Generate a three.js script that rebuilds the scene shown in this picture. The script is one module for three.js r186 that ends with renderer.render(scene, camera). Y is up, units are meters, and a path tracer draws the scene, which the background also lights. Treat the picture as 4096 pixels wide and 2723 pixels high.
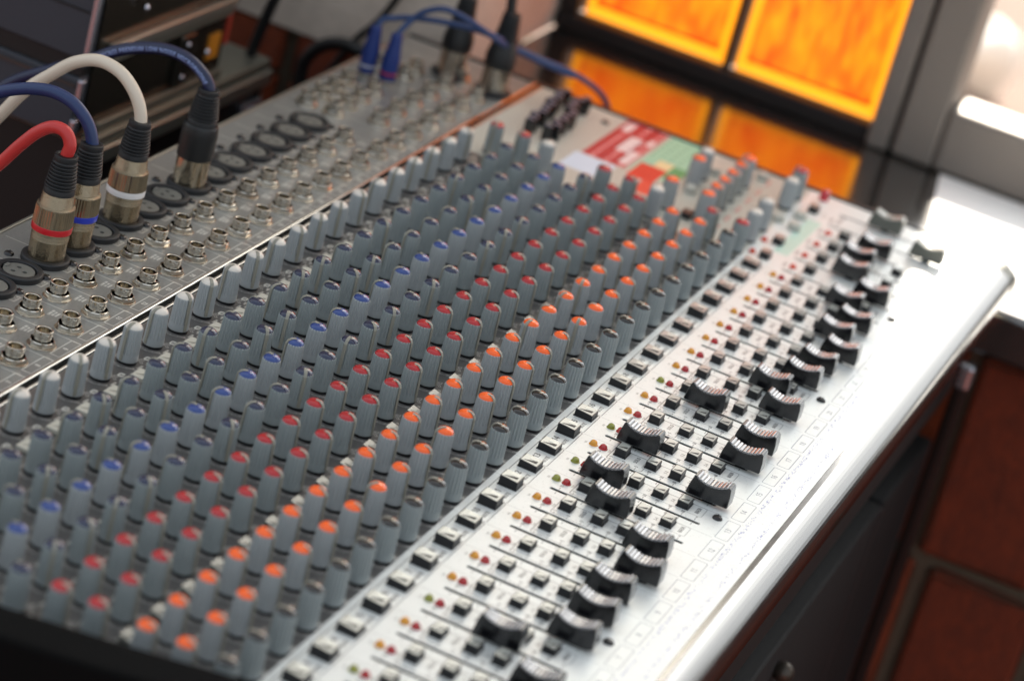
import * as THREE from 'three';
import { RoundedBoxGeometry } from 'three/addons/geometries/RoundedBoxGeometry.js';
import { mergeGeometries } from 'three/addons/utils/BufferGeometryUtils.js';

// ---------------------------------------------------------------- camera, sky, sun, exposure
const scene = new THREE.Scene();
const camera = new THREE.PerspectiveCamera(13.73, 1024 / 680, 0.05, 400);
camera.position.set(-0.81872, 0.55709, 0.28342);
camera.up.set(0.29018, 0.88436, -0.36566);
camera.lookAt(-0.81872 + 0.88325, 0.55709 - 0.39457, 0.28342 - 0.25333);
camera.focus = 1.335;
camera.userData.fStop = 6.6;
scene.add(camera);

const renderer = new THREE.WebGLRenderer({ antialias: true });
renderer.toneMapping = THREE.LinearToneMapping;
renderer.toneMappingExposure = 3.0;
renderer.shadowMap.enabled = true;

const SUN = new THREE.Vector3(17, 12.0, -2.8).normalize();
{ // a hazy daylight sky, brighter round the sun
  const W = 512, H = 256, d = new Float32Array(W * H * 4), v = new THREE.Vector3();
  for (let j = 0; j < H; j++) for (let i = 0; i < W; i++) {
    const ph = ((i + 0.5) / W - 0.5) * 2 * Math.PI, el = ((j + 0.5) / H - 0.5) * Math.PI;
    v.set(Math.cos(el) * Math.cos(ph), Math.sin(el), Math.cos(el) * Math.sin(ph));
    const c = Math.max(-1, Math.min(1, v.dot(SUN))), g = Math.acos(c);
    const up = Math.max(0, v.y), hor = Math.exp(-up * 2.6);
    const glow = 1.2 * Math.exp(-g * 2.2) + 2.2 * Math.exp(-g * 4.5);
    let r = 0.15 + 0.24 * hor + glow, gg = 0.18 + 0.235 * hor + glow * 0.98, b = 0.215 + 0.22 * hor + glow * 0.93;
    if (v.y < 0) { const k = Math.min(1, -v.y * 8); r = r * (1 - k) + 0.1 * k; gg = gg * (1 - k) + 0.085 * k; b = b * (1 - k) + 0.07 * k; }
    const o = (j * W + i) * 4; d[o] = r; d[o + 1] = gg; d[o + 2] = b; d[o + 3] = 1;
  }
  const sky = new THREE.DataTexture(d, W, H, THREE.RGBAFormat, THREE.FloatType);
  sky.mapping = THREE.EquirectangularReflectionMapping; sky.magFilter = sky.minFilter = THREE.LinearFilter;
  sky.wrapS = THREE.RepeatWrapping; sky.needsUpdate = true;
  scene.background = sky; scene.environment = sky;
}
const sun = new THREE.DirectionalLight(0xfff3e2, 4.8);
sun.position.copy(SUN).multiplyScalar(6).add(new THREE.Vector3(0.5, 0, 0));
sun.target.position.set(0.5, 0, 0);
sun.castShadow = true; sun.shadow.radius = 4;
sun.shadow.mapSize.set(4096, 4096);
Object.assign(sun.shadow.camera, { left: -1.6, right: 1.6, top: 1.6, bottom: -1.6, near: 0.5, far: 20 });
scene.add(sun, sun.target);

// ---------------------------------------------------------------- helpers
let seed = 12345;
const rnd = () => { seed = (seed * 1664525 + 1013904223) >>> 0; return seed / 4294967296; };
const rr = (a, b) => a + (b - a) * rnd();
const mm = 0.001, P = 0.0245;                 // one channel strip is 24.5 mm wide
const M = (color, rough, metal = 0, extra = {}) => new THREE.MeshPhysicalMaterial({ color, roughness: rough, metalness: metal, ...extra });
const used = {};
function numbered(n) { used[n] = (used[n] || 0) + 1; return used[n] === 1 ? n : n + '_' + String(used[n] - 1).padStart(3, '0'); }
function tag(o, label, category, group) { o.userData.label = label; o.userData.category = category; if (group) o.userData.group = group; return o; }
function thing(name, label, category, pos = [0, 0, 0], group) {
  const g = new THREE.Group(); g.name = numbered(name); g.position.set(...pos); tag(g, label, category, group); scene.add(g); return g;
}
function part(parent, name, geo, mat, x = 0, y = 0, z = 0, ry = 0) {
  const m = new THREE.Mesh(geo, mat); m.name = name; m.position.set(x, y, z); m.rotation.y = ry;
  m.castShadow = m.receiveShadow = true; parent.add(m); return m;
}
function structure(name, geo, mat) { const m = part(scene, name, geo, mat); m.userData.kind = 'structure'; return m; }
const box = (x0, x1, y0, y1, z0, z1) => { const g = new THREE.BoxGeometry(x1 - x0, y1 - y0, z1 - z0); g.translate((x0 + x1) / 2, (y0 + y1) / 2, (z0 + z1) / 2); return g; };
const rbox = (x0, x1, y0, y1, z0, z1, r, s = 2) => { const g = new RoundedBoxGeometry(x1 - x0, y1 - y0, z1 - z0, s, r); g.translate((x0 + x1) / 2, (y0 + y1) / 2, (z0 + z1) / 2); return g; };
const cyl = (r0, r1, h, n = 24, y = 0, open = false) => { const g = new THREE.CylinderGeometry(r1, r0, h, n, 1, open); g.translate(0, y + h / 2, 0); return g; };
const lathe = (pts, n = 32) => new THREE.LatheGeometry(pts.map(p => new THREE.Vector2(p[0] * mm, p[1] * mm)), n);
function tube(pts, r, seg = 80, rad = 14) { return new THREE.TubeGeometry(new THREE.CatmullRomCurve3(pts.map(p => new THREE.Vector3(...p)), false, 'centripetal'), seg, r, rad); }
function extrudeX(shapePts, x0, x1, bevel = 0, seg = 2) { // a profile of (z, y) points drawn along x
  const s = new THREE.Shape(shapePts.map(p => new THREE.Vector2(p[0], p[1])));
  const g = new THREE.ExtrudeGeometry(s, { depth: x1 - x0 - 2 * bevel, bevelEnabled: bevel > 0, bevelSize: bevel, bevelThickness: bevel, bevelSegments: seg, bevelOffset: -bevel });
  const p = g.attributes.position, n = g.attributes.normal;
  for (let i = 0; i < p.count; i++) { // (a, b, c) -> (x0 + c, b, a): swap, and mirror to keep the winding
    const a = p.getX(i), b = p.getY(i), c = p.getZ(i); p.setXYZ(i, x1 - bevel - c, b, a);
    const na = n.getX(i), nb = n.getY(i), nc = n.getZ(i); n.setXYZ(i, -nc, nb, na);
  }
  return g;
}
// smooth tiling noise
function noiseGrid(n) { const a = new Float32Array(n * n); for (let i = 0; i < a.length; i++) a[i] = rnd(); return (u, v) => { const x = ((u % 1) + 1) % 1 * n, y = ((v % 1) + 1) % 1 * n, i = x | 0, j = y | 0, f = x - i, g = y - j, s = f * f * (3 - 2 * f), t = g * g * (3 - 2 * g), A = (p, q) => a[((q + n) % n) * n + ((p + n) % n)]; return (A(i, j) * (1 - s) + A(i + 1, j) * s) * (1 - t) + (A(i, j + 1) * (1 - s) + A(i + 1, j + 1) * s) * t; }; }
const N8 = noiseGrid(8), N32 = noiseGrid(32), N128 = noiseGrid(128);
function dataTex(n, fn, srgb) {
  const d = new Uint8Array(n * n * 4);
  for (let j = 0; j < n; j++) for (let i = 0; i < n; i++) { const c = fn(i / n, j / n), o = (j * n + i) * 4; d[o] = c[0]; d[o + 1] = c[1]; d[o + 2] = c[2]; d[o + 3] = 255; }
  const t = new THREE.DataTexture(d, n, n); t.wrapS = t.wrapT = THREE.RepeatWrapping; t.magFilter = THREE.LinearFilter; t.minFilter = THREE.LinearMipmapLinearFilter; t.generateMipmaps = true;
  if (srgb) t.colorSpace = THREE.SRGBColorSpace; t.needsUpdate = true; return t;
}
function uvMetres(g, scale = 1) { // planar uv in metres by the dominant normal
  const p = g.attributes.position, n = g.attributes.normal, uv = g.attributes.uv;
  for (let i = 0; i < p.count; i++) {
    const ax = Math.abs(n.getX(i)), ay = Math.abs(n.getY(i)), az = Math.abs(n.getZ(i));
    if (ax >= ay && ax >= az) uv.setXY(i, p.getZ(i) * scale, p.getY(i) * scale); else if (ay >= az) uv.setXY(i, p.getX(i) * scale, p.getZ(i) * scale); else uv.setXY(i, p.getX(i) * scale, p.getY(i) * scale);
  }
  return g;
}
const speckle = dataTex(256, (u, v) => { const a = 255 * (0.55 * rnd() + 0.45 * N128(u, v)); return [a, a, a]; });
const roughPatch = dataTex(256, (u, v) => { const a = 255 * (0.62 + 0.25 * N8(u, v) * N32(v, u) + 0.13 * N128(u, v)); return [a, a, a]; });

// ---------------------------------------------------------------- wall, window, sill, ground
const WX = 0.846;                                // inner face of the wall
const SILL = -0.038;
{
  const plasterTex = dataTex(256, (u, v) => { const a = 0.86 + 0.1 * N8(u, v) + 0.06 * N128(u, v); return [222 * a, 204 * a, 188 * a]; }, true);
  const plaster = M(0xffffff, 0.85, 0, { map: plasterTex, bumpMap: speckle, bumpScale: 0.0006 });
  const mortar = M(0x5c4f40, 0.95, 0, { bumpMap: speckle, bumpScale: 0.001 });
  const wall = thing('window_wall', 'plastered wall with terracotta bricks below, holding the orange glass window', 'wall', [0, 0, 0]);
  const Z0 = -0.29, Z1 = 1.25, TOP = 1.05;
  part(wall, 'plaster_face', uvMetres(mergeGeometries([
    box(WX, 1.11, SILL, 2.1, -2.4, Z0), box(WX, 1.11, SILL, 2.1, Z1, 2.6), box(WX, 1.11, TOP, 2.1, Z0, Z1)]), 2), plaster);
  part(wall, 'mortar_bed', uvMetres(box(WX + 0.006, 1.11, -0.85, SILL - 0.031, -2.4, 2.6), 6), mortar);
  part(wall, 'mortar_bed', uvMetres(box(WX + 0.006, 1.0, SILL - 0.031, SILL - 0.0005, -2.4, Z0), 6), mortar);
  const bt = [0, 1, 2].map(k => dataTex(128, (u, v) => { const a = 0.78 + 0.16 * N32(u + k * 0.31, v) + 0.12 * (N128(u, v + k * 0.2) - 0.5) + 0.12 * (N8(u + k * 0.4, v) - 0.5); return [[150, 130, 160][k] * a, [60, 50, 66][k] * a, [20, 18, 22][k] * a]; }, true));
  const bm = bt.map(t => M(0xffffff, 0.78, 0, { map: t, bumpMap: speckle, bumpScale: 0.0012 }));
  const W = 0.0745, G = 0.0085;
  const bg = [0, 1, 2, 3].map(k => { const g = new RoundedBoxGeometry(0.03, 0.142 , W, 1, 0.004); const p = g.attributes.position; for (let i = 0; i < p.count; i++) p.setXYZ(i, p.getX(i) + (rnd() - 0.5) * 0.0012, p.getY(i) + (rnd() - 0.5) * 0.003, p.getZ(i) + (rnd() - 0.5) * 0.002); return g; });
  for (let row = 0; row < 5; row++) for (let i = -9; i < 7; i++) {
    const z = 0.1 + G / 2 + W / 2 + i * (W + G) + (row % 2) * 0.012 + rr(-0.001, 0.001), y = SILL - 0.031 - 0.075 - row * (0.142 + G);
    if (z < -0.86 || z > 0.62) continue;
    const m = part(wall, 'brick', bg[(rnd() * 4) | 0], bm[(rnd() * 3) | 0], WX + 0.015 + rr(-0.0012, 0.0012), y, z);
    m.rotation.x = rr(-0.012, 0.012);
  }
  for (let i = -9; i < -3; i++) { const z = 0.1 + G / 2 + W / 2 + i * (W + G); part(wall, 'brick', bg[0], bm[(i + 12) % 3], WX + 0.015, SILL - 0.0015 - 0.0145, z).scale.y = 0.2; }

  // the black polished sill inside the recess
  const sill = thing('window_sill', 'glossy black polished sill under the orange glass window', 'window sill', [0, SILL, 0]);
  part(sill, 'slab', rbox(0.829, 1.112, -0.03, 0, Z0 + 0.001, Z1 - 0.001, 0.003), M(0x161514, 0.17, 0, { ior: 2.33, clearcoat: 1, clearcoatRoughness: 0.15 }), 0, 0, 0);

  { // paper added for the bright patch on the sill, its corner towards the console
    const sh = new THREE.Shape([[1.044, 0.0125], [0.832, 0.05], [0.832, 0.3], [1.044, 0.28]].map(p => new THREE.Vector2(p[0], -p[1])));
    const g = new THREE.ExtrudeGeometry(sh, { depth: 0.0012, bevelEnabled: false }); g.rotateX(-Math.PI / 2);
    tag(part(scene, 'bright_patch_sheet', g, M(0xf3f3f1, 0.8), 0, SILL + 0.0004, 0), 'white paper added to stand for the bright patch on the black sill', 'paper');
  }
  // window
  const win = thing('window', 'steel framed window with orange textured glass panes beside a clear pane', 'window', [1.06, SILL, 0]);
  const steel = M(0x7d746c, 0.5, 0.2, { bumpMap: speckle, bumpScale: 0.0003 }), dark = M(0x1b1412, 0.6, 0.1);
  const wy = y => y - SILL;
  part(win, 'bottom_rail', rbox(-0.006, 0.0105, 0.0005, wy(-0.025), Z0 + 0.001, -0.046, 0.002), dark);
  part(win, 'side_stile', rbox(-0.004, 0.03, wy(-0.025) + 0.0005, wy(0.29), Z0 + 0.001, -0.2745, 0.002), dark);
  part(win, 'glazing_bar', rbox(-0.002, 0.024, wy(-0.025) + 0.0005, wy(0.29), -0.1615, -0.1565, 0.001), dark);
  part(win, 'transom', rbox(-0.006, 0.03, wy(0.29) + 0.0005, wy(0.31), Z0 + 0.001, -0.046, 0.002), steel);
  part(win, 'post', rbox(-0.012, 0.034, 0.0005, wy(TOP) - 0.001, -0.0455, -0.0295, 0.003), steel);
  part(win, 'post', rbox(-0.012, 0.034, 0.0005, wy(TOP) - 0.001, -0.0265, 0.004, 0.004), steel);
  part(win, 'post', rbox(-0.004, 0.03, 0.0005, wy(TOP) - 0.001, -0.0297, -0.0263, 0.001), dark);
  part(win, 'casement_rail', rbox(-0.012, 0.034, 0.0005, wy(0.008), 0.0045, 0.6, 0.004), steel);
  part(win, 'casement_stile', rbox(-0.012, 0.034, 0.0005, wy(TOP) - 0.001, 0.6005, 0.64, 0.004), steel);
  const hammered = dataTex(256, (u, v) => { const a = 255 * (0.5 * N32(u, v * 0.5) + 0.35 * N8(u * 2, v) + 0.15 * N128(u, v)); return [a, a, a]; });
  const tint = dataTex(128, (u, v) => { const a = N32(u * 2, v * 0.6), b = N8(u * 3, v); return [156 + 10 * a - 14 * b, 64 + 38 * a - 26 * b, 2 + 4 * a]; }, true);
  const amber = new THREE.MeshPhysicalMaterial({ color: 0xffffff, map: tint, roughness: 1, transmission: 1, thickness: 0, ior: 1.45, bumpMap: hammered, bumpScale: 0.002 });
  const amberIn = new THREE.MeshPhysicalMaterial({ color: 0xa8690a, roughness: 1, transmission: 1, thickness: 0, ior: 1.45 });
  const amberRim = new THREE.MeshPhysicalMaterial({ color: 0xa8690a, roughness: 1, transmission: 1, thickness: 0, ior: 1.45 });
  for (const [z0, z1] of [[-0.273, -0.163], [-0.155, -0.047]]) {
    const g = new THREE.PlaneGeometry(z1 - z0 - 0.0132, 0.3006); g.rotateY(-Math.PI / 2); uvMetres(g, 5); g.translate(0.012, wy(-0.0172) + 0.1503, (z0 + z1) / 2);
    const pane = part(win, 'orange_pane', g, amber); pane.userData.label = 'orange textured glass pane';
    const s = new THREE.Shape(), h = new THREE.Path(), w = (z1 - z0) / 2, r = 0.002;
    const rect = (q, w, y0, y1, r) => { q.moveTo(-w + r, y0); q.lineTo(w - r, y0); q.quadraticCurveTo(w, y0, w, y0 + r); q.lineTo(w, y1 - r); q.quadraticCurveTo(w, y1, w - r, y1); q.lineTo(-w + r, y1); q.quadraticCurveTo(-w, y1, -w, y1 - r); q.lineTo(-w, y0 + r); q.quadraticCurveTo(-w, y0, -w + r, y0); };
    rect(s, w, 0, 0.3155, r); rect(h, w - 0.0022, 0.004, 0.3095, 0.004); s.holes.push(h);
    const rg = new THREE.ShapeGeometry(s, 8); rg.rotateY(-Math.PI / 2); rg.translate(0.011, wy(-0.0255), (z0 + z1) / 2);
    part(pane, 'bevelled_rim', rg, amberRim);
    const s2 = new THREE.Shape(), h2 = new THREE.Path(); rect(s2, w - 0.0021, 0.0039, 0.3096, 0.004); rect(h2, w - 0.007, 0.0105, 0.304, 0.006); s2.holes.push(h2);
    const rg2 = new THREE.ShapeGeometry(s2, 8); rg2.rotateY(-Math.PI / 2); rg2.translate(0.0115, wy(-0.0255), (z0 + z1) / 2);
    part(pane, 'inner_rim', rg2, amberIn);
  }
  const clear = new THREE.MeshPhysicalMaterial({ color: 0xffffff, roughness: 0.02, transmission: 1, thickness: 0, ior: 1.45 });
  const pl = (z0, z1, y0, y1) => { const g = new THREE.PlaneGeometry(z1 - z0, y1 - y0); g.rotateY(-Math.PI / 2); g.translate(0.012, wy((y0 + y1) / 2), (z0 + z1) / 2); return g; };
  part(win, 'clear_pane', pl(0.004, 0.6, 0.008, TOP - 0.001), clear);
  part(win, 'frosted_pane', pl(-0.289, -0.046, 0.311, TOP - 0.001), new THREE.MeshPhysicalMaterial({ color: 0xf4f6f2, roughness: 1, transmission: 1, thickness: 0, ior: 1.45 }));
  part(win, 'clear_pane', pl(0.64, 1.249, -0.049, TOP - 0.001), clear);
}
{
  const gt = dataTex(256, (u, v) => { const a = 0.93 + 0.07 * N32(u, v) + 0.06 * (N128(u, v) - 0.5); return [126 * a, 106 * a, 95 * a]; }, true);
  const g = new THREE.PlaneGeometry(120, 240); g.rotateX(-Math.PI / 2); uvMetres(g, 0.5); g.translate(61.11, -0.9, 0);
  structure('ground', g, M(0xffffff, 0.95, 0, { map: gt }));
  const ft = dataTex(256, (u, v) => { const a = 0.8 + 0.25 * N32(u, v) + 0.1 * (N128(u, v) - 0.5); return [150 * a, 66 * a, 40 * a]; }, true);
  structure('floor', uvMetres(box(-2.5, 0.85, -0.95, -0.85, -2.4, 2.6), 2), M(0xffffff, 0.6, 0, { map: ft }));
  const rg = new THREE.IcosahedronGeometry(0.055, 4), p = rg.attributes.position;
  for (let i = 0; i < p.count; i++) { const k = 1 + 0.16 * Math.sin(p.getX(i) * 60) * Math.cos(p.getZ(i) * 50 + 1) + 0.1 * Math.sin(p.getY(i) * 70); p.setXYZ(i, p.getX(i) * k, p.getY(i) * k * 1.35, p.getZ(i) * k); }
  rg.computeVertexNormals();
  tag(part(scene, 'white_stone', rg, M(0xf2efe8, 0.8), 4.3, -0.835, -0.445), 'bright white stone lying outdoors behind the clear window pane', 'stone');
}

// ---------------------------------------------------------------- cabinet under the console
{
  const cab = thing('black_cabinet', 'black wooden cabinet carrying the mixing console', 'cabinet', [0, -0.85, 0]);
  const bl = M(0x09090a, 0.75, 0, { bumpMap: speckle, bumpScale: 0.0003 }), edge = M(0x2c2a2a, 0.5, 0.1), Y = 0.745;
  part(cab, 'carcass', box(-0.02, 0.826, 0.02, Y - 0.022, -0.33, 0.078), bl);
  part(cab, 'top_board', rbox(-0.03, 0.827, Y - 0.021, Y, -0.34, 0.083, 0.002), bl);
  for (const [x0, x1] of [[-0.02, 0.7], [0.705, 0.822]]) {
    const d = part(cab, 'door', rbox(x0, x1, 0.04, Y - 0.024, 0.0785, 0.0935, 0.002), bl);
    part(d, 'edge_band', box(x1 - 0.0035, x1 + 0.0006, 0.042, Y - 0.026, 0.079, 0.0941), edge);
    if (x1 < 0.8) part(d, 'knob', new THREE.SphereGeometry(0.006, 14, 10), M(0x4a433c, 0.4, 0.6), 0.5, Y - 0.045, 0.098);
  }
  const post = part(cab, 'corner_post', rbox(0.8225, 0.832, 0.0, Y + 0.02, 0.0945, 0.104, 0.003), M(0x2a2422, 0.35, 0.5));
  part(post, 'metal_tip', rbox(0.822, 0.8325, Y + 0.012, Y + 0.03, 0.094, 0.1045, 0.003), M(0xb9bcc4, 0.25, 0.9));
}

// ---------------------------------------------------------------- mixing console
const con = thing('mixing_console', 'large silver mixing console with rows of coloured knobs and black faders', 'mixing console', [0, 0, 0]);
const XE = 33.0 * P, XN = 0.004;                // far and near end of the panels
const ZR = -0.305, ZC = -0.2158, ZK = -0.2085, ZS = -0.0245, ZF = 0.0965;
const CUT = 16.78 * P;
// printed panels ---------------------------------------------------------
const PX = 4800;                                // pixels per metre in the print
function panelPiece(name, x0, x1, z0, z1, thick, holes, paint, matOpt) {
  const cw = Math.min(2048, Math.round((x1 - x0) * PX)), sx = cw / (x1 - x0), ch = Math.round((z1 - z0) * sx);
  const cv = document.createElement('canvas'); cv.width = cw; cv.height = ch;
  const c = cv.getContext('2d');
  const T = { c, s: sx, X: x => (x - x0) * sx, Z: z => (z - z0) * sx, x0, x1 };
  paint(T, cw, ch);
  const tex = new THREE.CanvasTexture(cv); tex.colorSpace = THREE.SRGBColorSpace; tex.anisotropy = 8;
  const sh = new THREE.Shape([[x0, -z1], [x1, -z1], [x1, -z0], [x0, -z0]].map(p => new THREE.Vector2(...p)));
  for (const h of holes) { const q = new THREE.Path(); const [a, b0, b1, r] = h; q.moveTo(a - r, -b1 + r); q.absarc(a, -b1 + r, r, Math.PI, 2 * Math.PI, false); q.lineTo(a + r, -b0 - r); q.absarc(a, -b0 - r, r, 0, Math.PI, false); q.closePath(); sh.holes.push(q); }
  const g = new THREE.ExtrudeGeometry(sh, { depth: thick, bevelEnabled: false, curveSegments: 6 });
  g.translate(0, 0, -thick); g.rotateX(-Math.PI / 2);
  const p = g.attributes.position, uv = g.attributes.uv;
  for (let i = 0; i < p.count; i++) uv.setXY(i, (p.getX(i) - x0) / (x1 - x0), 1 - (p.getZ(i) - z0) / (z1 - z0));
  return part(con, name, g, new THREE.MeshPhysicalMaterial({ map: tex, ...matOpt }));
}
function grain(T, w, h, base, amp, n) {
  const { c } = T; c.fillStyle = `rgb(${base})`; c.fillRect(0, 0, w, h);
  for (let i = 0; i < n; i++) { const l = rnd() > 0.5; c.fillStyle = l ? `rgba(255,255,255,${amp * rnd()})` : `rgba(0,0,0,${amp * rnd()})`; const s = 1 + 1.6 * rnd(); c.fillRect(rnd() * w, rnd() * h, s, s); }
}
function text(T, str, x, z, size, color, weight = 'bold', align = 'center') { const { c } = T; c.fillStyle = color; c.font = `${weight} ${(size * mm * T.s).toFixed(1)}px sans-serif`; c.textAlign = align; c.textBaseline = 'middle'; c.fillText(str, T.X(x), T.Z(z)); }
function line(T, x0, z0, x1, z1, w, color) { const { c } = T; c.strokeStyle = color; c.lineWidth = w * mm * T.s; c.beginPath(); c.moveTo(T.X(x0), T.Z(z0)); c.lineTo(T.X(x1), T.Z(z1)); c.stroke(); }
function rrect(T, x0, z0, x1, z1, r, w, color, fill) {
  const { c } = T, a = T.X(x0), b = T.Z(z0), d = T.X(x1), e = T.Z(z1), q = r * mm * T.s;
  c.beginPath(); c.moveTo(a + q, b); c.lineTo(d - q, b); c.quadraticCurveTo(d, b, d, b + q); c.lineTo(d, e - q); c.quadraticCurveTo(d, e, d - q, e); c.lineTo(a + q, e); c.quadraticCurveTo(a, e, a, e - q); c.lineTo(a, b + q); c.quadraticCurveTo(a, b, a + q, b); c.closePath();
  if (fill) { c.fillStyle = color; c.fill(); } else { c.strokeStyle = color; c.lineWidth = w * mm * T.s; c.stroke(); }
}
const WH = 'rgba(236,234,226,1)';
function paintConnector(T, w, h) {
  grain(T, w, h, '138,137,133', 0.16, 26000);
  for (let k = 0; k < 34; k++) line(T, (k + 0.9) * P, -0.3025, (k + 0.9) * P, ZC - 0.0004, 0.4, 'rgba(224,220,210,1)');
  for (let k = 1; k <= 25; k++) {
    const x = (k + 0.5) * P;
    rrect(T, x - 9.6 * mm, -0.2215, x + 9.6 * mm, -0.2165, 0.5, 0.42, WH);
    text(T, String(k > 24 ? 25 : k), x, -0.2189, 3.4, WH);
    if (k <= 24) {
      rrect(T, x + 1.7 * mm - 3.6 * mm, -0.2638, x + 1.7 * mm + 3.6 * mm, -0.2603, 0.7, 0, 'rgba(205,202,194,0.95)', true);
      text(T, 'MIC', x + 1.7 * mm, -0.262, 2.9, 'rgb(96,93,88)');
      text(T, 'LINE IN', x + 3 * mm, -0.2432, 1.8, WH); text(T, 'BAL OR', x + 3 * mm, -0.2414, 1.5, WH); text(T, 'UNBAL', x + 3 * mm, -0.2398, 1.5, WH);
    }
  }
}
function paintControl(T, w, h) {
  grain(T, w, h, '104,101,99', 0.16, 42000);
  const { c } = T;
  for (let k = 0; k < 27; k++) line(T, (k + 0.8) * P, ZK + 0.002, (k + 0.8) * P, ZS, 0.38, 'rgba(214,210,205,0.75)');
  for (let k = 1; k <= 26; k++) for (const z of ROWS) {
    const x = k * P, X = T.X(x), Z = T.Z(z.z * mm);
    c.strokeStyle = 'rgba(222,219,212,0.85)'; c.lineWidth = 0.34 * mm * T.s;
    for (const r of [6.4, 7.4]) { c.beginPath(); c.arc(X, Z, r * mm * T.s, Math.PI * 0.68, Math.PI * 2.32); c.stroke(); }
    for (let a = 0; a <= 10; a++) { const t = Math.PI * (0.68 + 0.164 * a); c.beginPath(); c.moveTo(X + Math.cos(t) * 6.4 * mm * T.s, Z + Math.sin(t) * 6.4 * mm * T.s); c.lineTo(X + Math.cos(t) * 7.4 * mm * T.s, Z + Math.sin(t) * 7.4 * mm * T.s); c.stroke(); }
    c.beginPath(); c.moveTo(X + 7.6 * mm * T.s, Z + 3.1 * mm * T.s); c.lineTo(X + 8.9 * mm * T.s, Z + 4.9 * mm * T.s); c.lineTo(X + 6.6 * mm * T.s, Z + 5.2 * mm * T.s); c.closePath(); c.stroke();
    if (z.t) text(T, z.t, x + 10 * mm, (z.z + 6.3) * mm, 2.0, WH);
    text(T, z.n, x - 0.3 * mm, (z.z + 7.5) * mm, 1.9, WH);
    if (z.n === 'TRIM') { rrect(T, x + 8.4 * mm, -0.1902, x + 12.6 * mm, -0.1874, 1.2, 0, WH, true); text(T, '60', x + 10.5 * mm, -0.1888, 2.2, 'rgb(90,88,85)'); text(T, '+40', x + 6 * mm, -0.186, 2.3, WH); text(T, '-10', x + 2 * mm, -0.1838, 2.3, WH); }
    if (z.n === 'PAN') { text(T, 'L', x - 5 * mm, -0.0256, 2.2, WH); text(T, 'R', x + 6 * mm, -0.0256, 2.2, WH); }
  }
  if (T.x1 > 0.5) { // effects and master section print
    c.fillStyle = 'rgba(186,185,174,1)'; c.fillRect(T.X(26.75 * P), T.Z(ZK), w, T.Z(-0.083) - T.Z(ZK));
    c.fillStyle = 'rgba(178,178,168,1)'; c.fillRect(T.X(26.75 * P), T.Z(-0.083), w, h);
    for (let i = 0; i < 14; i++) { c.fillStyle = 'rgba(96,72,88,0.75)'; c.fillRect(T.X((28.8 + i * 0.27) * P), T.Z(-0.2), 0.5 * mm * T.s, T.Z(-0.152) - T.Z(-0.2)); }
    c.fillStyle = 'rgb(186,36,54)'; c.fillRect(T.X(29.5 * P), T.Z(-0.149), T.X(33.1 * P) - T.X(29.5 * P), T.Z(-0.121) - T.Z(-0.149));
    c.fillStyle = 'rgb(226,206,206)';
    for (const [x, z, w2, h2] of [[32.1, -0.147, 0.7, 6], [30.6, -0.137, 1.3, 9], [29.8, -0.128, 1.1, 6], [31.6, -0.126, 0.5, 4]]) c.fillRect(T.X(x * P), T.Z(z), w2 * P * T.s, h2 * mm * T.s);
    for (let i = 0; i < 9; i++) for (let j = 0; j < 6; j++) text(T, ['HALL', 'ROOM', 'STAGE', 'PLATE', 'ECHO', 'CHORUS'][(i + j) % 6], (29.7 + i * 0.4) * P, -0.1472 + j * 0.0046, 2.6, j % 2 ? 'rgba(245,225,218,0.95)' : 'rgba(90,10,24,0.9)');
    c.fillStyle = 'rgb(150,205,176)'; c.fillRect(T.X(29.6 * P), T.Z(-0.1185), T.X(33.2 * P) - T.X(29.6 * P), T.Z(-0.09) - T.Z(-0.1185)); c.fillStyle = 'rgb(64,160,104)'; c.fillRect(T.X(29.9 * P), T.Z(-0.1), T.X(30.9 * P) - T.X(29.9 * P), T.Z(-0.09) - T.Z(-0.1)); c.fillStyle = 'rgb(232,210,160)'; c.fillRect(T.X(30.4 * P), T.Z(-0.11), T.X(31.0 * P) - T.X(30.4 * P), T.Z(-0.1) - T.Z(-0.11)); c.fillStyle = 'rgb(205,220,235)'; c.fillRect(T.X(28.2 * P), T.Z(-0.152), T.X(29.45 * P) - T.X(28.2 * P), T.Z(-0.125) - T.Z(-0.152));
    c.fillStyle = 'rgb(214,48,36)'; c.fillRect(T.X(29.2 * P), T.Z(-0.117), T.X(30.4 * P) - T.X(29.2 * P), T.Z(-0.1) - T.Z(-0.117));
    c.fillStyle = 'rgb(226,70,52)'; c.fillRect(T.X(28.3 * P), T.Z(-0.106), T.X(29.2 * P) - T.X(28.3 * P), T.Z(-0.094) - T.Z(-0.106));
    for (let i = 0; i < 7; i++) for (let j = 0; j < 4; j++) text(T, String(10 + i * 4 + j), (31.2 + i * 0.3) * P, -0.117 + j * 0.006, 3, 'rgba(40,110,60,0.9)');
    for (let i = 0; i < 6; i++) text(T, 'AUX SEND', (28 + i * 0.85) * P, -0.0485, 2.4, 'rgb(190,60,58)');
    for (let i = 0; i < 8; i++) line(T, (27.2 + i * 0.8) * P, -0.07, (27.2 + i * 0.8) * P, -0.045, 0.3, 'rgba(70,70,66,0.7)');
  }
}
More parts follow.
